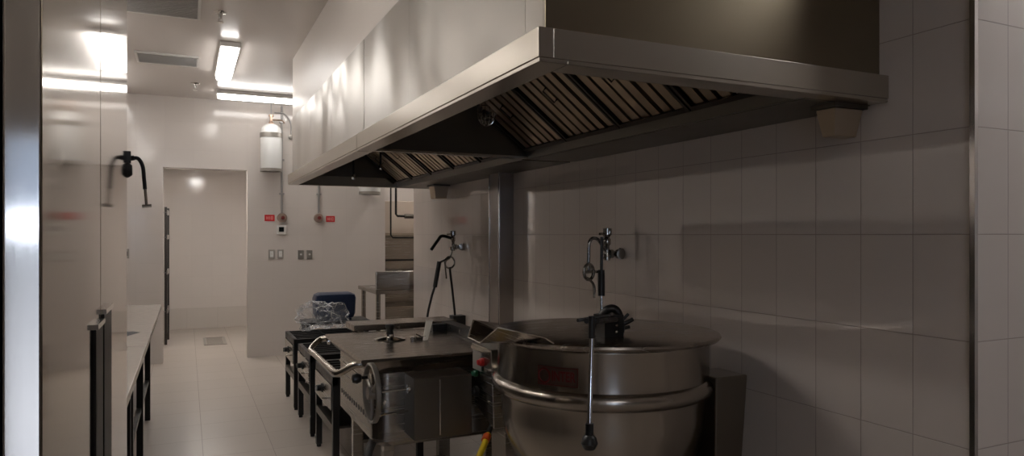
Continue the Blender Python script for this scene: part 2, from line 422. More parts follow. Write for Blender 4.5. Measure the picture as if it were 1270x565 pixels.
# ---------------------------------------------------------------- ceiling fittings
def fixture(x0, x1, y0, y1, label, mat='tube', group=None, z=CEIL):
    t = thing('ceiling_light', label, 'ceiling light', ((x0+x1)/2, (y0+y1)/2, z), group)
    bm = nb(); box(bm, x0, x1, y0, y1, z-.045, z-.001); obj('housing', bm, 'wplastic', t, bv=.006)
    d = .012
    bm = nb(); box(bm, x0+d, x1-d, y0+d, y1-d, z-.085, z-.0455); obj('diffuser', bm, mat, t, bv=.016)
    return t
G = 'sealed ceiling lights'
fixture(.25, .41, 6.30, 7.55, 'short looking bright ceiling light running along the aisle', group=G, mat='tubel')
fixture(-.80, -.64, 5.2, 6.4, 'added fill light above the far counters by the left wall', group=G, mat='tube4')  # added lamp hidden by the refrigerator, raises the general light
fixture(-.80, -.64, 7.4, 8.6, 'added fill light in the far left corner before the end wall', group=G, mat='tube4')  # added lamp, keeps the end wall from going dim
fixture(.30, 1.55, 8.42, 8.58, 'long bright ceiling light lying across the aisle before the end wall', group=G, mat='tubel')
fixture(2.9, 3.06, 8.4, 9.6, 'added fill light above the dishwashing alcove', group=G, mat='tube')  # added unseen lamp to light the alcove
fixture(.05, .25, 9.6, 10.8, 'ceiling light inside the corridor', group=G, mat='tube3', z=2.55)
fixture(-.80, -.64, 2.9, 4.1, 'added fill light above the near counters beyond the refrigerator', group=G)  # added lamp out of view, lights the right wall past the hood
fixture(3.0, 4.1, .45, .61, 'ceiling light above the passage past the right wall corner', group=G, mat='tube2')

fixture(-.7, .5, -2.5, -2.34, 'added fill light near the back wall behind the photographer', group=G, mat='tube2')  # added lamp out of view, brightens the back wall for reflections
def vent(x0, x1, y0, y1, label):
    t = thing('ceiling_vent', label, 'ceiling vent', ((x0+x1)/2, (y0+y1)/2, CEIL), 'ceiling vents')
    bm = nb(); w = .02
    for a in ((x0, x1, y0, y0+w), (x0, x1, y1-w, y1), (x0, x0+w, y0+w, y1-w), (x1-w, x1, y0+w, y1-w)):
        box(bm, a[0], a[1], a[2], a[3], CEIL-.018, CEIL-.001)
    obj('frame', bm, 'wplastic', t)
    obj('backing', B(x0+w, x1-w, y0+w, y1-w, CEIL-.006, CEIL-.001), 'ventd', t)
    bm = nb(); n = int((y1-y0-2*w)/.03)
    for i in range(n):
        yy = y0+w+(i+.5)*(y1-y0-2*w)/n
        box(bm, x0+w, x1-w, yy-.008, yy+.008, CEIL-.0145, CEIL-.0125, Matrix.Rotation(.5, 3, 'X'))
    obj('louvres', bm, 'ventm', t)
M['ventd'] = plain('vent backing', (.78, .77, .76), .5); M['ventm'] = plain('grey vent metal', (.84, .83, .82), .4)
vent(-.62, .09, 5.0, 5.72, 'grey ceiling vent grille nearest the refrigerator')
M['ventf'] = M['ventm']
vent(-.42, .10, 6.95, 7.35, 'smaller ceiling vent grille beyond the first one, left of the aisle light')
def sprinkler(x, y, label):
    t = thing('sprinkler_head', label, 'sprinkler', (x, y, CEIL), 'sprinkler heads')
    bm = nb(); lathe(bm, [(0, CEIL-.001), (.045, CEIL-.001), (.04, CEIL-.008), (.015, CEIL-.014), (.012, CEIL-.05), (0, CEIL-.05)], (x, y, 0), seg=20); obj('body', bm, 'chrome', t)
    bm = nb(); lathe(bm, [(0, CEIL-.07), (.022, CEIL-.072), (.022, CEIL-.075), (0, CEIL-.078)], (x, y, 0), seg=16)
    tube(bm, [(x-.01, y, CEIL-.048), (x-.016, y, CEIL-.06), (x-.004, y, CEIL-.072)], .003, 6); tube(bm, [(x+.01, y, CEIL-.048), (x+.016, y, CEIL-.06), (x+.004, y, CEIL-.072)], .003, 6)
    obj('deflector', bm, 'chrome', t)
sprinkler(.22, 5.5, 'small chrome sprinkler head in front of the aisle light')
sprinkler(.08, 8.2, 'tiny sprinkler head near the end wall left of the lights')

# ---------------------------------------------------------------- end wall fittings
def tank(x, zt, zb, label, r=.125):
    t = thing('suppression_tank', label, 'tank', (x, 8.95, zb), 'suppression tanks')
    y = 8.95; bm = nb()
    lathe(bm, [(0, zb+.015), (r*.93, zb+.015), (r, zb+.05), (r, zt-.12), (r*.93, zt-.06), (r*.6, zt-.015), (.03, zt), (0, zt)], (x, y, 0), seg=36)
    obj('cylinder', bm, 'white', t)
    bm = nb(); lathe(bm, [(r*.9, zb), (r*1.03, zb), (r*1.03, zb+.035), (r*.9, zb+.035), (r*.9, zb)], (x, y, 0), seg=36); obj('foot_ring', bm, 'greyplate', t)
    bm = nb(); z = zt-.17; lathe(bm, [(r+.001, z), (r+.006, z), (r+.006, z+.055), (r+.001, z+.055), (r+.001, z)], (x, y, 0), seg=36)
    box(bm, x-.06, x+.06, y+r, 9.098, z, z+.055); obj('bracket_band', bm, 'greyplate', t)
    bm = nb(); lathe(bm, [(0, zt-.01), (.03, zt-.01), (.03, zt+.02), (.018, zt+.03), (.018, zt+.09), (.03, zt+.09), (.03, zt+.11), (0, zt+.11)], (x, y, 0), seg=16)
    tube(bm, [(x+.02, y, zt+.05), (x+.12, y, zt+.05), (x+.16, y, zt+.02)], .009, 8, smooth=True); obj('valve', bm, 'brass', t)
    bm = nb(); tube(bm, [(x, y, zt+.10), (x, y, CEIL-.002)], .008, 8); obj('pipe', bm, 'grey', t)
M['brass'] = plain('pale brass', (.72, .62, .55), .3, .9)
tank(.93, 2.85, 2.27, 'white suppression cylinder high on the end wall under the long light')
tank(2.14, 2.66, 2.02, 'white suppression cylinder mostly behind the far hood, only its foot showing', .135)
def conduit(x, z0, z1, label):
    bm = nb(); tube(bm, [(x, 9.085, z0), (x, 9.085, z1)], .012, 10)
    for z in (z0+.25, (z0+z1)/2, z1-.2): box(bm, x-.03, x+.03, 9.07, 9.099, z-.01, z+.01)
    tag(obj('conduit', bm, 'grey'), label, 'conduit', 'conduits on the end wall')
conduit(1.069, 1.76, 3.10, 'grey conduit running from the ceiling to the left round call point')
conduit(1.519, 1.765, 3.10, 'grey conduit dropping from behind the hood to the right round call point')
t = thing('pipe_run', 'thin curved pipe between the suppression cylinder and the conduit', 'pipe', (1.1, 9.05, 2.6))
bm = nb(); tube(bm, [(.98, 9.07, 3.01), (1.10, 9.07, 3.0), (1.17, 9.07, 2.9), (1.18, 9.07, 2.74)], .008, 8, smooth=True); obj('bent_pipe', bm, 'grey', t)
bm = nb(); lathe(bm, [(0, 9.098), (.03, 9.098), (.03, 9.06), (0, 9.05)], (1.18, 0, 2.72), axis='Y', seg=16); obj('end_fitting', bm, 'greyplate', t)
def callpoint(x, z, label):
    t = thing('call_point', label, 'call point', (x, 9.09, z), 'round call points')
    bm = nb(); lathe(bm, [(0, 9.1), (.058, 9.1), (.058, 9.06), (.05, 9.045), (0, 9.045)], (x, 0, z), axis='Y', seg=28); obj('housing', bm, 'callp', t)
    bm = nb(); lathe(bm, [(0, 9.045), (.024, 9.045), (.022, 9.025), (0, 9.02)], (x+.004, 0, z), axis='Y', seg=20); obj('push_button', bm, 'redm', t, label='dull red push button')
M['callp'] = plain('beige metal call point', (.66, .58, .53), .35, .5); M['redm'] = plain('dull red button', (.45, .17, .15), .4)
callpoint(1.072, 1.712, 'round call point above the thermostat, left of the pair')
callpoint(1.515, 1.715, 'round call point left of the right hand red sign')
def sign(x0, x1, z0, z1, label):
    t = thing('wall_sign', label, 'sign', ((x0+x1)/2, 9.098, z0), 'small red signs')
    obj('plate', B(x0, x1, 9.0945, 9.1, z0, z1), 'sign', t)
    bm = nb(); zc = (z0+z1)/2; w = (x1-x0)
    n = 5
    for i in range(n):
        xx = x0+w*(.2+.6*i/(n-1)); box(bm, xx-.004, xx+.004, 9.0925, 9.0947, zc-.02, zc+.02)
    box(bm, x0+w*.16, x0+w*.4, 9.0925, 9.0947, zc-.003, zc+.003); box(bm, x0+w*.62, x0+w*.85, 9.0925, 9.0947, zc+.016, zc+.021)
    box(bm, x0+w*.62, x0+w*.85, 9.0925, 9.0947, zc-.021, zc-.016)
    obj('lettering', bm, 'signw', t)
sign(.868, .985, 1.67, 1.748, 'small red sign left of the left call point')
sign(1.612, 1.722, 1.665, 1.742, 'small red sign right of the right call point')
t = thing('thermostat', 'white thermostat with dark screen below the left call point', 'thermostat', (1.063, 9.09, 1.51))
obj('housing', B(1.007, 1.12, 9.065, 9.099, 1.505, 1.62), 'wplastic', t, bv=.006)
obj('screen', B(1.033, 1.092, 9.061, 9.066, 1.54, 1.597), 'screen', t)
outs = [(.949, 1.262, 'leftmost of the four outlets on the end wall', 'wplate'), (1.055, 1.262, 'second outlet from the left on the end wall', 'wplate'),
        (1.30, 1.25, 'third outlet from the left on the end wall, darker plate', 'greyplate'), (1.405, 1.25, 'rightmost outlet on the end wall, darkest plate', 'greyplate')]
M['wplate'] = plain('pale metal plate', (.68, .66, .63), .35, .4)
for x, z, lab, mm in outs:
    t = thing('wall_outlet', lab, 'outlet', (x, 9.09, z-.055), 'outlets on the end wall')
    obj('cover_plate', B(x-.036, x+.036, 9.088, 9.1, z-.057, z+.057), mm, t, bv=.003)
    obj('insert', B(x-.02, x+.02, 9.083, 9.089, z-.036, z+.036), 'white' if mm == 'wplate' else 'greyplate', t)
    bm = nb()
    lathe(bm, [(0, 9.0835), (.012, 9.0835), (.012, 9.079), (0, 9.078)], (x, 0, z+.004), axis='Y', seg=14); obj('socket', bm, 'wplastic', t)
t = thing('wall_switch', 'small grey switch on the end wall just right of the refrigerator edge', 'switch', (-.63, 9.09, 1.24))
obj('cover_plate', B(-.66, -.60, 9.088, 9.1, 1.23, 1.34), 'greyplate', t); obj('toggle', B(-.645, -.615, 9.08, 9.089, 1.26, 1.31), 'dark', t)

# ---------------------------------------------------------------- corridor
M['rackm'] = plain('dark rack steel', (.25, .24, .23), .4, .6)
t = thing('storage_rack', 'narrow dark metal rack standing inside the doorway', 'rack', (-.31, 10.9, 0))
for (x, y) in ((-.58, 10.62), (-.28, 10.62), (-.58, 11.15), (-.265, 11.15)):
    obj('post', B(x, x+.035, y, y+.035, 0, 1.88), 'rackm', t)
for z in (.45, .98, 1.46, 1.80):
    bm = nb(); box(bm, -.58, -.25, 10.62, 11.18, z, z+.012); box(bm, -.255, -.235, 10.62, 11.18, z-.02, z+.04); obj('shelf', bm, 'wplate', t)
obj('side_mesh', B(-.256, -.25, 10.65, 11.15, .12, 1.80), 'dark', t, label='dark side screen')
t = thing('floor_drain', 'square floor drain grate in the corridor floor', 'drain', (.32, 10.7, 0))
bm = nb(); x0, x1, y0, y1 = .21, .50, 10.35, 11.1
for a in ((x0, x1, y0, y0+.03), (x0, x1, y1-.03, y1), (x0, x0+.03, y0, y1), (x1-.03, x1, y0, y1)): box(bm, a[0], a[1], a[2], a[3], 0.0, .006)
obj('frame', bm, 'greyplate', t)
bm = nb()
for i in range(12): yy = y0+.06+i*.055; box(bm, x0+.04, x1-.04, yy, yy+.025, 0, .005)
obj('grate', bm, 'wplate', t)

# ---------------------------------------------------------------- alcove behind the right wall
t = thing('dish_hood', 'pale steel box hood seen through the opening past the end wall', 'hood', (3.1, 10.2, 1.5))
bm = nb(); hexa(bm, [(2.45, 10.1, 1.52), (3.9, 10.1, 1.52), (3.9, 10.495, 1.52), (2.45, 10.495, 1.52)], [(2.45, 10.1, 2.0), (3.9, 10.1, 2.0), (3.9, 10.495, 2.0), (2.45, 10.495, 2.0)])
obj('body', bm, plain('beige enamelled steel', (.74, .68, .62), .4, 0, var=-.05), t, bv=.01)
obj('bottom_rim', B(2.44, 3.91, 10.09, 10.494, 1.495, 1.525), 'lip', t)
t = thing('steel_worktable', 'long stainless wash counter with backsplash inside the alcove', 'table', (3.1, 10.2, 0))
obj('worktop', B(2.40, 4.15, 9.85, 10.44, .94, .98), 'steel', t, bv=.004)
obj('backsplash', B(2.40, 4.15, 10.44, 10.485, .94, 1.10), 'steel', t, bv=.004)
obj('shelf', B(2.44, 4.1, 9.9, 10.4, .43, .46), 'lip', t)
for x in (2.44, 3.3, 4.05):
    for y in (9.9, 10.36):
        bm = nb(); tube(bm, [(x+.03, y, 0), (x+.03, y, .94)], .02, 12); obj('leg', bm, 'steel', t)
t = thing('wall_panel', 'dark steel wall cladding below the alcove hood', 'panel', (3.1, 10.49, 1.2))
obj('sheet', B(2.385, 4.19, 10.4955, 10.4995, .05, 1.50), 'steel', t); obj('edge_strip', B(2.385, 4.19, 10.485, 10.4955, 1.10, 1.125), 'iron', t)
t = thing('water_pipe', 'dark bent water pipe hanging in front of the alcove hood', 'pipe', (2.85, 9.6, 1.8))
bm = nb(); tube(bm, [(2.75, 9.9, CEIL-.002), (2.75, 9.9, 1.80), (2.77, 9.9, 1.775), (2.98, 9.9, 1.77)], .017, 12); obj('pipe', bm, 'iron', t)
bm = nb(); tube(bm, [(2.88, 9.9, 1.77), (3.16, 9.9, 1.77)], .032, 12); obj('valve_body', bm, 'dsteel', t)
bm = nb(); tube(bm, [(2.66, 9.85, CEIL-.002), (2.66, 9.85, 1.50), (2.69, 9.85, 1.46), (3.1, 9.85, 1.46)], .012, 10)
tag(obj('water_pipe', bm, 'iron'), 'thinner dark pipe left of the valve, turning along the alcove hood rim', 'pipe')
bm = nb(); box(bm, 2.75, 3.1, 9.83, 9.87, 1.475, 1.49)
t = thing('landing_table', 'stainless table with raised end panel poking past the right wall edge', 'table', (2.3, 7.9, 0))
obj('worktop', B(1.81, 3.2, 7.30, 8.15, .87, .91), 'steel', t, bv=.004)
obj('raised_panel', B(1.815, 3.2, 7.30, 7.36, .91, 1.11), 'steel', t, bv=.01)
for (x, y) in ((1.86, 8.08), (1.86, 7.40), (3.1, 8.08), (3.1, 7.40)):
    bm = nb(); tube(bm, [(x, y, 0), (x, y, .871)], .026, 14); obj('leg', bm, 'steel', t)
obj('cross_rail', B(1.86, 3.11, 8.06, 8.10, .3, .33), 'lip', t)

# ---------------------------------------------------------------- left side: refrigerator and counters
t = thing('refrigerator', 'tall two door stainless refrigerator filling the left edge', 'refrigerator', (-.5, 1.36, 0))
obj('cabinet', B(-.88, -.165, .825, 1.90, .12, 2.12), 'steelnear', t, bv=.003)
obj('door', B(-.163, -.13, .822, 1.3375, .16, 2.08), 'steelv', t, bv=.003)
d2 = obj('door', B(-.163, -.13, 1.3405, 1.902, .16, 2.08), 'steelv', t, bv=.003)
ds = [c for c in t.children if c.name.startswith('door')]
for dd, (a, b, zt) in zip(ds, ((1.235, 1.33, 1.355), (1.352, 1.475, 1.367))):
    bm = nb(); box(bm, -.1305, -.1255, a, b, .62, zt); obj('handle', bm, 'plastic', dd, label='black recessed pull handle', bv=.0015)
    bm = nb(); box(bm, -.1305, -.1225, a-.002, b+.002, zt, zt+.008); obj('handle_cap', bm, 'chrome', dd)
for (x, y) in ((-.2, .88), (-.2, 1.84), (-.82, .88), (-.82, 1.84)):
    bm = nb(); lathe(bm, [(0, 0), (.025, 0), (.02, .02), (.015, .12), (0, .12)], (x, y, 0), seg=14); obj('foot', bm, 'plastic', t)
t = thing('spray_arm', 'black curved hose arm with chrome tip hanging off the refrigerator edge', 'hose', (-.12, 1.92, 1.6))
bm = nb(); lathe(bm, [(0, 0), (.019, .001), (.017, .006), (.012, .012), (0, .012)], (-.131, 1.905, 1.655), axis='X', seg=24); obj('magnet_disc', bm, 'plastic', t)
bm = nb(); box(bm, -.132, -.122, 1.898, 1.914, 1.672, 1.70); tube(bm, [(-.128, 1.906, 1.683), (-.115, 1.906, 1.685)], .006, 8)
obj('bracket', bm, 'plastic', t)
bm = nb(); tube(bm, [(-.118, 1.906, 1.685), (-.106, 1.906, 1.683), (-.097, 1.906, 1.665), (-.094, 1.906, 1.635), (-.092, 1.906, 1.61)], .0045, 10, smooth=True); obj('hose', bm, 'plastic', t)
bm = nb(); tube(bm, [(-.092, 1.906, 1.612), (-.089, 1.906, 1.572)], .0032, 8); tube(bm, [(-.098, 1.906, 1.569), (-.078, 1.906, 1.571)], .004, 8); obj('nozzle', bm, 'chrome', t)

def counter(y0, y1, label, legs):
    t = thing('work_counter', label, 'counter', (-.55, (y0+y1)/2, 0), 'counters along the left wall')
    obj('worktop', B(-.98, -.2, y0+.002, y1-.002, .86, .90), 'top', t, bv=.004)
    obj('apron', B(-.96, -.23, y0+.02, y1-.02, .81, .86), 'steel', t)
    for y in legs:
        for x in (-.29, -.93): obj('leg', B(x-.02, x+.02, y-.02, y+.02, 0, .81), 'iron', t)
    obj('undershelf', B(-.93, -.32, y0+.03, y1-.03, .30, .325), 'wplate', t)
    obj('rail', B(-.31, -.28, legs[0], legs[-1], .30, .33), 'iron', t)
counter(1.95, 4.275, 'near pale topped counter beside the refrigerator', (2.1, 3.2, 4.2))
counter(4.28, 6.75, 'far pale topped counter reaching towards the end wall', (4.40, 5.37, 6.38))
t = thing('wall_backsplash', 'steel backsplash with ledge along the left wall above the counters', 'backsplash', (-.98, 4.3, .9))
obj('sheet', B(-.999, -.985, 1.95, 6.75, .905, 1.62), 'dsteel', t)
obj('ledge', B(-.999, -.80, 1.95, 6.75, 1.62, 1.66), 'white', t)
t = thing('counter_tap', 'small chrome tap at the back of the far counter', 'tap', (-.43, 6.9, .9))
bm = nb(); lathe(bm, [(0, .9), (.025, .9), (.025, .92), (.012, .93), (.012, 1.0), (.022, 1.01), (.022, 1.03), (0, 1.035)], (-.46, 6.35, 0), seg=16); obj('body', bm, 'chrome', t)
bm = nb(); tube(bm, [(-.46, 6.35, .99), (-.46, 6.25, 1.0), (-.46, 6.20, .97)], .009, 8, smooth=True); obj('spout', bm, 'chrome', t)
bm = nb(); hexa(bm, [(-.36, 4.62, .901), (-.26, 4.86, .901), (-.42, 4.86, .901), (-.42, 4.62, .901)], [(-.36, 4.62, .91), (-.30, 4.86, .91), (-.42, 4.86, .91), (-.42, 4.62, .91)])
tag(obj('floor_pad', bm, 'dark'), 'small dark pad lying on the far counter beside its seam', 'pad'); bpy.data.objects['floor_pad'].name = 'dark_pad'

# ---------------------------------------------------------------- stoves
def stove(y0, y1, label, x0=.83, x1=1.42, zt=.605):
    t = thing('stockpot_stove', label, 'stove', ((x0+x1)/2, (y0+y1)/2, 0), 'low black stoves along the right wall')
    bm = nb()
    box(bm, x0, x1, y0, y0+.03, zt-.05, zt); box(bm, x0, x1, y1-.03, y1, zt-.05, zt); box(bm, x0, x0+.03, y0, y1, zt-.05, zt); box(bm, x1-.03, x1, y0, y1, zt-.05, zt)
    box(bm, x0+.02, x1-.02, y0+.012, y0+.02, .40, zt-.04); box(bm, x0+.02, x1-.02, y1-.02, y1-.012, .40, zt-.04)
    box(bm, x0+.03, x1-.02, y0+.02, y1-.02, zt-.10, zt-.085)
    obj('body', bm, 'iron', t)
    bm = nb(); n = 7
    for i in range(n):
        yy = y0+.05+(y1-y0-.1)*i/(n-1); box(bm, x0+.03, x1-.03, yy-.008, yy+.008, zt-.02, zt+.004)
    box(bm, (x0+x1)/2-.01, (x0+x1)/2+.01, y0+.03, y1-.03, zt-.022, zt-.002)
    obj('grate', bm, 'iron', t)
    bm = nb(); lathe(bm, [(0, zt-.06), (.05, zt-.06), (.07, zt-.075), (.08, zt-.085), (0, zt-.085)], ((x0+x1)/2, (y0+y1)/2, 0), seg=24); obj('burner', bm, 'dsteel', t)
    obj('front_panel', B(x0-.008, x0+.002, y0+.035, y1-.035, .39, zt-.055), 'steel', t, bv=.002)
    for k in (.5,):
        yy = y0+(y1-y0)*k
        kn = nb(); lathe(kn, [(0, x0-.008), (.032, x0-.008), (.03, x0-.016), (.022, x0-.02), (.02, x0-.045), (0, x0-.047)], (0, yy, .48), axis='X', seg=20)
        knob = obj('knob', kn, 'plastic', t)
        b2 = nb(); box(b2, x0-.055, x0-.045, yy-.004, yy+.004, .462, .498); obj('pointer', b2, 'chrome', knob)
    bm = nb(); tube(bm, [(x0-.008, y0+.12, .455), (x0-.05, y0+.12, .455)], .006, 8); obj('gas_tap', bm, 'chrome', t)
    for x in (x0+.02, x1-.02):
        for y in (y0+.02, y1-.02):
            bm = nb(); box(bm, x-.02, x+.02, y-.02, y+.02, .02, .56); g = obj('leg', bm, 'iron', t)
            f = nb(); lathe(f, [(0, 0), (.016, 0), (.016, .02), (0, .02)], (x, y, 0), seg=12); obj('foot', f, 'dark', g)
    bm = nb(); box(bm, x0, x0+.03, y0+.04, y1-.04, .25, .30); box(bm, x0+.03, x1-.03, y0+.04, y1-.04, .27, .285)
    obj('lower_shelf', bm, 'dsteel', t)
stove(6.20, 6.78, 'farthest low black stove, beside the end wall')
stove(5.33, 5.97, 'middle low black stove between the other two')
stove(4.44, 5.10, 'nearest low black stove, partly behind the tilting pan')

t = thing('blue_tub', 'navy blue plastic tub upright on the black stand beyond the far stove', 'tub', (1.34, 7.0, .66))
bm = nb()
N_ = 24; prof = []
hexa(bm, [(1.13, 6.93, .665), (1.52, 6.93, .665), (1.52, 7.13, .665), (1.13, 7.13, .665)], [(1.12, 6.91, .93), (1.53, 6.91, .93), (1.53, 7.15, .93), (1.12, 7.15, .93)])
obj('shell', bm, 'blue', t, bv=.055)
bm = nb(); pts = [(1.15, 6.905, .915), (1.50, 6.905, .915), (1.53, 6.93, .915), (1.53, 7.13, .915), (1.50, 7.155, .915), (1.15, 7.155, .915), (1.12, 7.13, .915), (1.12, 6.93, .915)]
pts = [(1.18, 6.925, .664), (1.47, 6.925, .664), (1.47, 7.12, .664), (1.18, 7.12, .664)]
tube(bm, [(p[0], p[1], .672) for p in pts], .008, 8, closed=True); obj('base_rim', bm, 'blue', t)
t = thing('black_stand', 'low black metal stand under the blue tub', 'stand', (1.3, 7.0, 0))
obj('top', B(1.02, 1.64, 6.84, 7.20, .635, .664), 'iron', t, bv=.004)
for (x, y) in ((1.05, 6.87), (1.61, 6.87), (1.05, 7.17), (1.61, 7.17)): obj('leg', B(x-.018, x+.018, y-.018, y+.018, 0, .635), 'iron', t)
# crumpled film bag
bm = nb(); bmesh.ops.create_icosphere(bm, subdivisions=5, radius=1.0)
from mathutils import noise
for v in bm.verts:
    p = v.co.copy(); n1 = noise.noise(p*1.6+Vector((3, 1, 2)))*.55; n2 = abs(noise.noise(p*3.4))*.42; n3 = abs(noise.noise(p*7.0+Vector((5, 5, 5))))*.10
    s = 1+n1-n2+n3
    v.co = Vector((p.x*.20*s, p.y*.16*s, max(p.z, -.55)*.175*s))
    v.co += Vector((1.13, 6.62, .75-.012))
zmin = min(v.co.z for v in bm.verts)
for v in bm.verts: v.co.z += .612-zmin
def film():
    m, nt, b = new_mat('crumpled plastic film')
    N = nt.nodes; L = nt.links
    b.inputs['Base Color'].default_value = (.85, .86, .88, 1); b.inputs['Roughness'].default_value = .14
    b.inputs['Specular IOR Level'].default_value = .9
    fr = N.new('ShaderNodeLayerWeight'); fr.inputs['Blend'].default_value = .35
    nz = N.new('ShaderNodeTexNoise'); nz.inputs['Scale'].default_value = 22; nz.inputs['Detail'].default_value = 5
    tc = N.new('ShaderNodeTexCoord'); L.new(tc.outputs['Object'], nz.inputs['Vector'])
    mm = N.new('ShaderNodeMath'); mm.operation = 'MULTIPLY_ADD'; mm.inputs[1].default_value = .62; mm.inputs[2].default_value = .05
    L.new(fr.outputs['Facing'], mm.inputs[0])
    L.new(mm.outputs[0], b.inputs['Alpha'])
    bp = N.new('ShaderNodeBump'); bp.inputs['Distance'].default_value = .012; L.new(nz.outputs['Fac'], bp.inputs['Height']); L.new(bp.outputs['Normal'], b.inputs['Normal'])
    return m
M['bagfilm'] = film()
tag(obj('plastic_bag', bm, 'bagfilm'), 'crumpled clear plastic bag lying in front of the blue tub', 'plastic bag')

# flat steel griddle between the stoves and the tilting pan
t = thing('griddle_table', 'stainless table whose flat top shows just behind the tilting pan', 'table', (1.2, 4.25, 0))
obj('worktop', B(.90, 1.55, 4.16, 4.40, .925, .96), 'lid', t, bv=.004)
for (x, y) in ((.95, 4.2), (1.5, 4.2), (.95, 4.36), (1.5, 4.36)):
    bm = nb(); tube(bm, [(x, y, 0), (x, y, .926)], .018, 12); obj('leg', bm, 'steel', t)
obj('shelf', B(.94, 1.51, 4.18, 4.38, .25, .27), 'steel', t)

# ---------------------------------------------------------------- tilting braising pan
t = thing('tilting_pan', 'boxy stainless tilting braising pan with flat lid and handwheel', 'braising pan', (1.1, 3.6, 0))
x0, x1, y0, y1 = .775, 1.44, 3.14, 4.00
bm = nb()
# rounded vertical corners, slightly tapered below
def rrect(x0, x1, y0, y1, r, z, n=6):
    out = []
    for cx, cy, a0 in ((x1-r, y1-r, 0), (x0+r, y1-r, PI/2), (x0+r, y0+r, PI), (x1-r, y0+r, 1.5*PI)):
        for k in range(n+1):
            a = a0+PI/2*k/n; out.append((cx+r*math.cos(a), cy+r*math.sin(a), z))
    return out
rings = [[bm.verts.new(p) for p in rrect(x0+.03, x1, y0+.02, y1-.02, .07, .525)], [bm.verts.new(p) for p in rrect(x0, x1, y0, y1, .075, .55)], [bm.verts.new(p) for p in rrect(x0, x1, y0, y1, .075, .865)]]
for A, Bq in zip(rings, rings[1:]):
    for k in range(len(A)): bm.faces.new((A[k], A[(k+1) % len(A)], Bq[(k+1) % len(A)], Bq[k]))
bm.faces.new(rings[0][::-1]); bm.faces.new(rings[-1])
obj('pan_body', bm, 'steel', t, wn=True)
for i in range(13):
    bm = nb()
    yy = y0+.13+i*(y1-y0-.24)/12
    lathe(bm, [(0, x0-.0015), (.0135, x0-.0015), (.0135, x0+.004), (0, x0+.004)], (0, yy, .643), axis='X', seg=14)
    obj('vent_hole', bm, 'plastic', t)
bm = nb(); box(bm, x0-.004, x0+.002, y0+.08, y1-.05, .80, .806); obj('body_seam', bm, 'lip', t)
# lid: shallow pan shape with sloping skirt
bm = nb()
zt = .932; lx0, lx1, ly0, ly1 = .7125, 1.46, 3.15, 4.08
hexa(bm, [(lx0+.055, ly0+.02, zt-.07), (lx1-.02, ly0+.02, zt-.07), (lx1-.02, ly1-.05, zt-.07), (lx0+.055, ly1-.05, zt-.07)], [(lx0, ly0, zt-.012), (lx1, ly0, zt-.012), (lx1, ly1, zt-.012), (lx0, ly1, zt-.012)])
hexa(bm, [(lx0, ly0, zt-.012), (lx1, ly0, zt-.012), (lx1, ly1, zt-.012), (lx0, ly1, zt-.012)], [(lx0+.006, ly0+.006, zt), (lx1, ly0+.006, zt), (lx1, ly1-.006, zt), (lx0+.006, ly1-.006, zt)])
lid = obj('lid', bm, 'lid', t, sm=False)
bm = nb(); tube(bm, [(lx0+.01, ly1-.03, zt-.02), (lx0-.03, ly1-.02, zt-.03), (.62, 3.97, .868), (.62, 3.85, .862), (.62, 3.45, .862), (.62, 3.28, .864), (.635, 3.22, .872), (lx0-.03, 3.18, zt-.025), (lx0+.012, 3.165, zt-.018)], .0165, 12, smooth=True)
h = obj('pull_handle', bm, 'lip', lid)
bm = nb(); lathe(bm, [(0, 0), (.02, 0), (.022, .012), (0, .016)], (lx0+.012, ly1-.035, zt-.035), axis='X', seg=14); obj('handle_bolt', bm, 'chrome', lid)
# vent cap on lid
bm = nb(); lathe(bm, [(0, zt), (.08, zt), (.085, zt+.006), (.06, zt+.012), (.02, zt+.018), (.018, zt+.03), (0, zt+.03)], (1.0, 3.72, 0), seg=32); cap = obj('vent_cap', bm, 'chrome', lid)
bm = nb(); lathe(bm, [(0, zt+.028), (.02, zt+.03), (.017, zt+.05), (.026, zt+.07), (.022, zt+.082), (0, zt+.086)], (1.0, 3.72, 0), seg=20); obj('knob', bm, 'plastic', cap)
# latch and pale strip
bm = nb(); tube(bm, [(1.10, 3.66, zt+.006), (1.19, 3.64, zt+.008)], .007, 8); tube(bm, [(1.12, 3.64, zt+.004), (1.13, 3.67, zt+.03), (1.16, 3.65, zt+.012)], .005, 8)
lathe(bm, [(0, zt), (.014, zt), (.014, zt+.018), (0, zt+.018)], (1.11, 3.66, 0), seg=12); lathe(bm, [(0, zt), (.012, zt), (.012, zt+.02), (0, zt+.02)], (1.17, 3.645, 0), seg=12)
obj('latch', bm, 'chrome', lid)
bm = nb(); hexa(bm, [(1.15, 3.60, zt+.002), (1.175, 3.60, zt+.002), (1.175, 3.606, zt+.002), (1.15, 3.606, zt+.002)], [(1.225, 3.78, zt+.085), (1.265, 3.78, zt+.085), (1.265, 3.786, zt+.085), (1.225, 3.786, zt+.085)])
obj('pale_strip', bm, 'strip', lid)
# rear hinge beam
bm = nb(); box(bm, 1.40, 1.47, 3.28, 4.02, zt+.0, zt+.045); box(bm, 1.31, 1.40, 3.92, 3.98, zt, zt+.04)
hb = obj('hinge_beam', bm, 'plastic', t, bv=.003)
bm = nb()
for yy in (3.95, 3.85, 3.70, 3.5): lathe(bm, [(0, 1.392), (.008, 1.394), (.008, 1.4), (0, 1.4)], (0, yy, zt+.025), axis='X', seg=10)
obj('bolts', bm, 'chrome', hb)
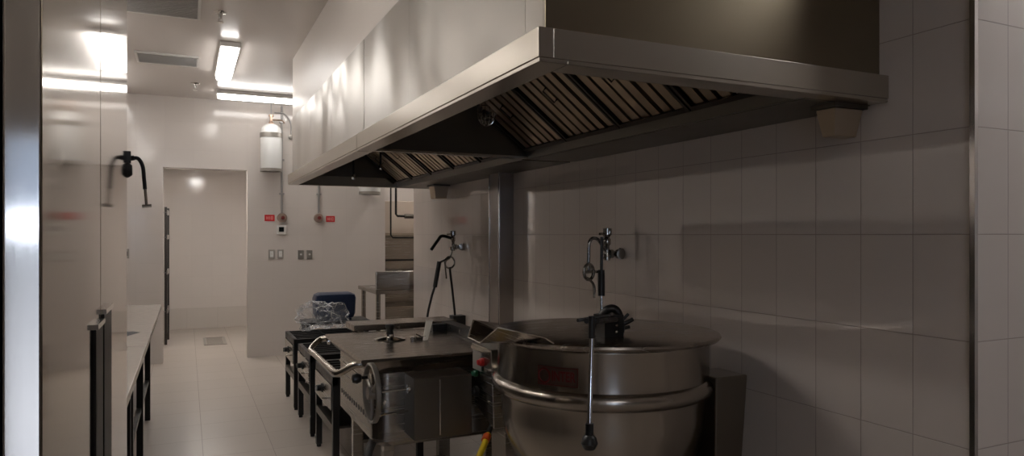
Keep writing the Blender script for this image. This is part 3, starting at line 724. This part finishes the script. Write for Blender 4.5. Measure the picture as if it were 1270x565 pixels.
# handwheel
wc = Vector((.735, 3.035, .808)); R_ = .125
bm = nb()
pr = []
for k in range(40):
    a = 2*PI*k/40
    pr.append(a)
prev = None; first = None
for a in pr:
    c, s_ = math.cos(a), math.sin(a)
    ring = [bm.verts.new((wc.x+dx, wc.y+c*rr, wc.z+s_*rr)) for dx, rr in ((-.010, R_-.006), (.010, R_-.006), (.013, R_), (.009, R_+.006), (-.009, R_+.006), (-.013, R_))]
    if prev:
        for j in range(6): bm.faces.new((prev[j], prev[(j+1) % 6], ring[(j+1) % 6], ring[j]))
    else: first = ring
    prev = ring
for j in range(6): bm.faces.new((prev[j], prev[(j+1) % 6], first[(j+1) % 6], first[j]))
lathe(bm, [(0, wc.x-.02), (.028, wc.x-.02), (.028, wc.x+.02), (0, wc.x+.02)], (0, wc.y, wc.z), axis='X', seg=20)
for k in range(3):
    a = .5+2*PI*k/3
    tube(bm, [(wc.x, wc.y+.02*math.cos(a), wc.z+.02*math.sin(a)), (wc.x, wc.y+(R_)*math.cos(a), wc.z+(R_)*math.sin(a))], .010, 8)
M['wheel'] = plain('cast aluminium', (.62, .60, .57), .42, .85)
wheel = obj('handwheel', bm, 'wheel', t)
M_ = None
bm = nb(); ky, kz = wc.y+.02, wc.z+.085
tube(bm, [(wc.x-.015, ky, kz-.02), (wc.x-.05, ky, kz-.02)], .007, 8); lathe(bm, [(0, wc.x-.085), (.018, wc.x-.08), (.024, wc.x-.062), (.018, wc.x-.045), (0, wc.x-.04)], (0, ky, kz-.02), axis='X', seg=18)
obj('crank_knob', bm, 'plastic', wheel)
bm = nb(); tube(bm, [(wc.x+.015, wc.y, wc.z), (.915, wc.y+.005, wc.z+.002)], .0065, 12); lathe(bm, [(0, .895), (.02, .897), (.02, .908), (0, .91)], (0, wc.y+.005, wc.z+.002), axis='X', seg=16)
lathe(bm, [(0, .755), (.017, .757), (.017, .775), (0, .776)], (0, wc.y, wc.z), axis='X', seg=16); obj('wheel_shaft', bm, 'chrome', wheel)
bm = nb(); tube(bm, [(.765, 3.06, .70), (.92, 3.08, .70)], .005, 8); lathe(bm, [(0, .765), (.012, .767), (.012, .78), (0, .781)], (0, 3.06, .70), axis='X', seg=12); obj('tie_rod', bm, 'chrome', t)
# gearbox on the near side
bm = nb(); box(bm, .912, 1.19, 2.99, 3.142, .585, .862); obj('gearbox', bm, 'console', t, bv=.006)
bm = nb(); box(bm, 1.03, 1.036, 2.985, 2.991, .60, .85); obj('gearbox_seam', bm, 'lip', t)
# base frame
for (x, y) in ((.86, 3.24), (1.36, 3.2), (.86, 3.9), (1.36, 3.9)):
    obj('leg', B(x-.025, x+.025, y-.025, y+.025, 0, .55), 'steel', t)
obj('base_rail', B(.86, 1.36, 3.88, 3.92, .16, .20), 'steel', t)
obj('base_rail', B(1.34, 1.38, 3.2, 3.9, .16, .20), 'steel', t)
bm = nb(); tube(bm, [(1.05, 3.55, .52), (.90, 3.52, .50), (.82, 3.47, .40), (.80, 3.42, .22), (.80, 3.40, .02)], .022, 12, smooth=True)
tag(obj('drain_hose', bm, 'hosegrey'), 'grey bent drain hose below the tilting pan', 'hose')

# ---------------------------------------------------------------- steam kettle
KX, KY, KR, KZ = 1.576, 2.496, .437, 1.10
t = thing('steam_kettle', 'large round stainless steam kettle with flat lid', 'kettle', (KX, KY, 0))
bm = nb()
prof = [(0, .36)]
for k in range(1, 13):
    a = PI/2*k/12; prof.append((.425*math.sin(a)**.9, .88-.46*math.cos(a)-.04))
prof += [(.432, .862), (.448, .872), (.458, .885), (.462, .90), (.458, .915), (.448, .924), (KR, .93), (KR, 1.06), (KR+.006, 1.072), (KR+.006, 1.078), (KR-.01, 1.08)]
lathe(bm, prof, (KX, KY, 0), seg=96)
obj('kettle_body', bm, 'kettle', t)
tilt = Matrix.Rotation(math.radians(1.0), 3, 'X')
bm = nb()
lathe(bm, [(KR, -.022), (KR+.036, -.02), (KR+.045, -.010), (KR+.042, -.001), (KR+.03, .003), (.30, .010), (.10, .016), (0, .018)], (0, 0, 0), seg=96)
rz = Matrix.Rotation(-math.radians(32.3), 3, 'Z')
rot = rz @ Matrix.Rotation(math.radians(-.7), 3, 'X') @ rz.inverted()
for v in bm.verts: v.co = rot @ v.co + Vector((KX, KY, KZ))
klid = obj('lid', bm, 'lid', t)
# pouring spout: open V trough pointing to the aisle
def sheet(bm, quad, th, n):
    q = [Vector(p) for p in quad]; n = Vector(n)*th
    hexa(bm, [tuple(p) for p in q], [tuple(p+n) for p in q])
bm = nb()
A = (1.05, 2.625, 1.155); Bp = (1.0, 2.555, 1.098); Cp = (1.0, 2.43, 1.094); Dp = (1.0, 2.262, 1.172)
A2 = (1.22, 2.78, 1.115); B2 = (1.20, 2.62, 1.085); C2 = (1.17, 2.38, 1.085); D2 = (1.155, 2.20, 1.135)
sheet(bm, (A, Bp, B2, A2), .003, (0, .6, .8)); sheet(bm, (Bp, Cp, C2, B2), .003, (0, 0, 1)); sheet(bm, (Cp, Dp, D2, C2), .003, (0, -.5, .85))
sp = obj('pouring_spout', bm, 'lid', t, sm=False)
bm = nb(); tube(bm, [A, Bp, Cp, Dp, D2, (1.19, 2.205, 1.112)], .0035, 8); obj('bright_edge', bm, 'lip', sp)
# boss, counterbalance bracket and lever on the lid
def dirp(px):
    a = math.radians(24.96)+math.atan((px-635)/866); return math.sin(a), math.cos(a)
bm = nb()
lathe(bm, [(0, 1.105), (.06, 1.108), (.06, 1.12), (.045, 1.13), (.045, 1.15), (.03, 1.16), (0, 1.165)], (1.52, 2.36, 0), seg=24)
boss = obj('lid_boss', bm, 'iron', klid)
bm = nb()
sx, cx_ = dirp(755); sx2, cx2 = dirp(734)
P1 = Vector((sx*2.72, cx_*2.72, 1.165)); P2 = Vector((sx2*2.235, cx2*2.235, 1.222))
# pivot bracket: two cheeks, arched guard and a clevis hanging over the rim
hw = Vector((-.03, .02, 0))
for s in (-1, 1):
    o1 = Vector((.028*s, -.018*s, 0))
    tube(bm, [P1+o1+Vector((0, 0, -.05)), P1+o1+Vector((0, 0, .01)), P2+o1*.5+Vector((0, 0, .004))], .009, 8)
tube(bm, [P1+Vector((-.05, .03, -.02)), P1+Vector((-.01, .0, .045)), P1+Vector((.025, -.015, .045)), P1+Vector((.04, -.02, -.0)), P1+Vector((.04, -.02, -.04))], .016, 10, smooth=True)
tube(bm, [P2+Vector((0, 0, .02)), P2+Vector((0, 0, -.05))], .011, 10)
box(bm, P1.x-.05, P1.x+.035, P1.y-.05, P1.y+.03, 1.108, 1.195)
tube(bm, [P2+Vector((-.04, .02, .006)), P2+Vector((.10, .05, .012))], .006, 8)
tube(bm, [P1+Vector((.03, -.02, -.02)), P1+Vector((.085, -.04, .01))], .008, 8); tube(bm, [P1+Vector((.03, -.02, -.01)), P1+Vector((.07, -.03, .03))], .006, 8); tube(bm, [P1+Vector((.03, -.02, -.03)), P1+Vector((.075, -.03, -.02))], .007, 8)
br = obj('lever_bracket', bm, 'iron', klid)
bm = nb()
for dz in (-.008, -.032):
    q = P1+Vector((-.0, -.052, dz)); bmesh.ops.create_uvsphere(bm, u_segments=10, v_segments=8, radius=.0065, matrix=Matrix.Translation(q))
obj('rivets', bm, 'lip', br)
bm = nb(); top = P2+Vector((0, 0, -.045)); bot = Vector((dirp(731)[0]*2.20, dirp(731)[1]*2.20, .885))
tube(bm, [top, bot], .0075, 12); lever = obj('lid_lever', bm, 'chrome', klid)
bm = nb(); lathe(bm, [(0, .825), (.018, .83), (.027, .848), (.022, .866), (.013, .875), (.013, .91), (0, .912)], (bot.x, bot.y, 0), seg=20); obj('grip', bm, 'plastic', lever, label='black ball grip')
# logo plate bent around the body
def bend(px, z, r):  # px = arc metres from plate centre
    a = math.radians(-143.9)+px/KR
    return Vector((KX+r*math.cos(a), KY+r*math.sin(a), z))
bm = nb(); pw, ph, zc = .082, .036, .984; n = 14
rows = []
for i in range(n+1):
    px = -pw+2*pw*i/n
    rows.append([bm.verts.new(bend(px, z, r)) for z, r in ((zc-ph, KR+.0003), (zc-ph, KR+.002), (zc+ph, KR+.002), (zc+ph, KR+.0003))])
for a_, b_ in zip(rows, rows[1:]):
    for j in range(4): bm.faces.new((a_[j], a_[(j+1) % 4], b_[(j+1) % 4], b_[j]))
bm.faces.new(rows[0]); bm.faces.new(rows[-1][::-1])
pl = obj('name_plate', bm, 'plate', t)
def text_mesh(s, size):
    cu = bpy.data.curves.new('t', 'FONT'); cu.body = s; cu.size = size; cu.extrude = .0005; cu.offset = .0012; cu.align_x = 'LEFT'; cu.align_y = 'CENTER'
    o = bpy.data.objects.new('t', cu); COL.objects.link(o)
    dg = bpy.context.evaluated_depsgraph_get(); me = bpy.data.meshes.new_from_object(o.evaluated_get(dg))
    bpy.data.objects.remove(o); bpy.data.curves.remove(cu); return me
me = text_mesh('INTER', .050)
bm = nb(); bm.from_mesh(me); w_ = max(v.co.x for v in bm.verts)
for v in bm.verts: v.co = bend(-.021+v.co.x*.094/w_, zc+v.co.y, KR+.0026+v.co.z)
obj('lettering', bm, 'logo', pl, sm=False)
bm = nb()
tube(bm, [bend(-.052+.0235*math.cos(a), zc+.0255*math.sin(a), KR+.003) for a in [2*PI*k/32 for k in range(32)]], .0036, 6, closed=True)
for (a0, a1, b0, b1) in ((-.079, -.079, -.032, .032), (.079, .079, -.032, .032)):
    tube(bm, [bend(a0, zc+b0, KR+.0022), bend(a1, zc+b1, KR+.0022)], .0013, 6)
for zz in (-.032, .032): tube(bm, [bend(-.079+.158*k/10, zc+zz, KR+.0022) for k in range(11)], .0013, 6)
obj('emblem', bm, 'logo', pl)
# left control console
bm = nb(); hexa(bm, [(1.23, 2.835, .64), (1.60, 2.835, .64), (1.60, 3.05, .68), (1.23, 3.05, .70)], [(1.21, 2.82, .995), (1.60, 2.82, .995), (1.60, 3.05, .995), (1.21, 3.05, .995)])
con = obj('control_console', bm, 'steel', t, sm=False, bv=.004)
fx = 1.208
bm = nb(); box(bm, fx-.005, fx+.003, 2.83, 3.04, .972, .984); obj('top_rail', bm, 'lip', con)
bm = nb(); box(bm, fx+.0, fx+.004, 2.93, 3.03, .88, .965); obj('label_plate', bm, 'wplate', con)
for (yy, zz, mt, nm, r) in ((2.92, .925, 'red', 'indicator', .017), (2.99, .862, 'green', 'indicator', .014), (2.985, .78, 'plastic', 'knob', .023)):
    bm = nb(); lathe(bm, [(0, fx+.006), (r*1.1, fx+.006), (r*1.1, fx-.008), (r*.8, fx-.012), (r*.7, fx-.02), (0, fx-.022)], (0, yy, zz), axis='X', seg=20)
    obj(nm, bm, mt, con, label={'red': 'red indicator button', 'green': 'green indicator button', 'plastic': 'black rotary knob'}[mt])
for (yy, zz) in ((2.845, .90), (2.845, .76), (3.035, .74), (3.03, .955)):
    bm = nb(); lathe(bm, [(0, fx-.003), (.005, fx-.001), (.005, fx+.008), (0, fx+.008)], (0, yy, zz), axis='X', seg=10)
    obj('screw', bm, 'chrome', con)
obj('trunnion', B(1.45, 1.62, 2.76, 2.9, .80, .90), 'steel', t)
obj('support_post', B(1.30, 1.58, 2.86, 3.02, 0, .70), 'steel', t)
# right support console
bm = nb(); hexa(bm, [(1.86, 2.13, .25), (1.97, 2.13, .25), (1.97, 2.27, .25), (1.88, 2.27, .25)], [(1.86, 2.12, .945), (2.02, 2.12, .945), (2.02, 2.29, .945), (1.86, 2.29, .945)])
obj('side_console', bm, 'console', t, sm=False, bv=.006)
obj('support_post', B(1.885, 1.96, 2.15, 2.25, 0, .26), 'steel', t)
bm = nb(); tube(bm, [(1.80, 2.28, .84), (1.90, 2.22, .84)], .04, 16); obj('trunnion', bm, 'steel', t)
bm = nb(); tube(bm, [(1.33, 3.0, .74), (1.29, 2.96, .66), (1.235, 2.91, .60)], .012, 10, smooth=True); obj('hose_stub', bm, 'dark', t)
t = thing('gas_hose', 'yellow gas hose curving down from the kettle console', 'hose', (1.2, 2.85, 0))
bm = nb(); tube(bm, [(1.233, 2.905, .60), (1.195, 2.86, .57), (1.13, 2.80, .50), (1.09, 2.76, .38), (1.08, 2.75, .20), (1.10, 2.76, .02)], .014, 12, smooth=True); obj('hose', bm, 'yellow', t)
bm = nb(); tube(bm, [(1.225, 2.895, .597), (1.205, 2.873, .583)], .0185, 12); obj('clamp', bm, 'orange', t, label='orange clamp')
# ladle free pot filler taps on the wall
M['tapd'] = plain('dark chrome', (.62, .61, .59), .13, 1.0)
def filler(y, label, kind):
    t = thing('pot_filler', label, 'tap', (2.2, y, 1.40), 'wall taps behind the pans')
    yb = y; xb = 2.10
    bm = nb(); lathe(bm, [(0, 2.198), (.032, 2.198), (.032, 2.185), (.016, 2.18), (.016, 2.14), (.024, 2.135), (.024, 2.115), (0, 2.11)], (0, yb, 1.395), axis='X', seg=20)
    tube(bm, [(2.15, yb, 1.395), (xb, yb, 1.38), (xb-.03, yb, 1.385)], .014, 10); lathe(bm, [(0, -.012), (.028, -.01), (.028, .012), (0, .014)], (2.165, yb-.03, 1.395), axis='Y', seg=14)
    obj('wall_mount', bm, 'tapd', t)
    bm = nb(); lathe(bm, [(0, 1.36), (.018, 1.36), (.02, 1.38), (.014, 1.40), (.013, 1.44), (.021, 1.45), (.021, 1.475), (.014, 1.485), (.02, 1.495), (.026, 1.50), (.026, 1.535), (0, 1.54)], (xb, yb, 0), seg=20)
    tube(bm, [(xb-.06, yb-.02, 1.505), (xb, yb, 1.505)], .007, 8)
    obj('body', bm, 'tapd', t)
    return t, xb, yb
t, xb, yb = filler(3.27, 'wall tap with curved spout and black hose behind the steam kettle', 0)
bm = nb(); tube(bm, [(xb, yb, 1.40), (xb-.03, yb, 1.44), (xb-.06, yb, 1.475), (xb-.095, yb, 1.48), (xb-.115, yb, 1.45), (xb-.118, yb, 1.38), (xb-.118, yb, 1.30)], .0095, 12, smooth=True); obj('spout', bm, 'tapd', t)
bm = nb(); tube(bm, [(xb-.052+.0, yb-.03, 1.49), (xb-.055, yb-.03, 1.30), (xb-.062, yb-.04, 1.24)], .0085, 10, smooth=True); obj('hose', bm, 'plastic', t)
bm = nb(); tube(bm, [(xb-.062, yb-.04, 1.31), (xb-.068, yb-.05, 1.17)], .019, 12); obj('grip', bm, 'plastic', t)
bm = nb(); tube(bm, [(xb-.068, yb-.05, 1.175), (xb-.072, yb-.06, 1.02)], .009, 10); obj('wand', bm, 'chrome', t)
bm = nb(); cxw, czw = xb-.135, 1.30
tube(bm, [(cxw+.030*math.cos(a), yb-.03, czw+.042*math.sin(a)) for a in [2*PI*k/20 for k in range(20)]], .009, 8, closed=True)
tube(bm, [(cxw-.03, yb-.03, czw), (cxw+.06, yb-.03, czw-.0)], .008, 8); tube(bm, [(cxw-.01, yb-.03, czw-.03), (cxw+.03, yb-.03, czw-.07), (cxw+.035, yb-.03, czw-.14)], .007, 8, smooth=True)
obj('hand_valve', bm, 'tapd', t)
t, xb, yb = filler(5.73, 'wall tap with two long thin hoses behind the tilting pan', 1)
bm = nb(); tube(bm, [(xb-.01, yb, 1.47), (xb-.10, yb, 1.49), (xb-.14, yb, 1.45), (xb-.20, yb, 1.37)], .014, 10, smooth=True); obj('spout', bm, 'plastic', t)
bm = nb(); cxw, czw = xb-.03, 1.26
tube(bm, [(cxw+.045*math.cos(a), yb, czw+.05*math.sin(a)) for a in [2*PI*k/20 for k in range(20)]], .008, 8, closed=True)
tube(bm, [(xb, yb, 1.38), (xb-.03, yb, 1.30), (xb-.07, yb, 1.26), (xb-.06, yb, 1.12)], .008, 8, smooth=True); tube(bm, [(xb-.03, yb, 1.30), (xb-.12, yb, 1.26)], .010, 8)
obj('hand_valve', bm, 'tapd', t)
bm = nb(); tube(bm, [(xb-.125, yb, 1.27), (xb-.165, yb, 1.05)], .020, 10); obj('grip', bm, 'plastic', t)
bm = nb(); tube(bm, [(xb-.165, yb, 1.06), (xb-.20, yb, .95), (xb-.235, yb, .78), (xb-.235, yb, .60)], .010, 10, smooth=True); obj('hose', bm, 'dark', t)
bm = nb(); tube(bm, [(xb-.03, yb, 1.22), (xb+.02, yb, .78), (xb+.02, yb, .60)], .010, 10, smooth=True); obj('hose', bm, 'dark', t)
bm = nb(); box(bm, 2.085, 2.198, 5.68, 5.78, .60, .80); obj('base_block', bm, 'iron', t)

# ---------------------------------------------------------------- light
W = bpy.data.worlds.new('World'); scene.world = W; W.use_nodes = True
bg = W.node_tree.nodes['Background']; bg.inputs['Strength'].default_value = 1.0
wn_ = W.node_tree.nodes; wl_ = W.node_tree.links
tc_ = wn_.new('ShaderNodeTexCoord'); sp_ = wn_.new('ShaderNodeSeparateXYZ'); wl_.new(tc_.outputs['Generated'], sp_.inputs[0])
mr_ = wn_.new('ShaderNodeMapRange'); mr_.inputs['From Min'].default_value = -.2; mr_.inputs['From Max'].default_value = .2
wl_.new(sp_.outputs['Z'], mr_.inputs['Value'])
rp_ = wn_.new('ShaderNodeValToRGB'); e = rp_.color_ramp.elements
e[0].position = 0; e[0].color = (1.8, 2.1, 2.7, 1); e[1].position = 1; e[1].color = (.7, .95, 1.4, 1)
for p_, c_ in ((.44, (1.0, 1.2, 1.6, 1)), (.49, (.6, .75, 1.1, 1)), (.515, (11, 13.5, 18, 1)), (.545, (11, 13.5, 18, 1)), (.57, (.8, 1.05, 1.6, 1))):
    q_ = e.new(p_); q_.color = c_
wl_.new(mr_.outputs['Result'], rp_.inputs['Fac']); wl_.new(rp_.outputs['Color'], bg.inputs['Color'])

cam = bpy.data.cameras.new('Camera'); co = bpy.data.objects.new('Camera', cam); COL.objects.link(co); scene.camera = co
cam.sensor_width = 36; cam.lens = 866/1270*36; cam.shift_y = 8.5/1270; cam.clip_start = .02
co.location = (0, 0, 1.5); co.rotation_euler = (PI/2, 0, -math.radians(24.96))
vs = scene.view_settings; vs.view_transform = 'Standard'; vs.look = 'None'; vs.gamma = 1; vs.use_curve_mapping = False; vs.exposure = 0.15
scene.display_settings.display_device = 'sRGB'
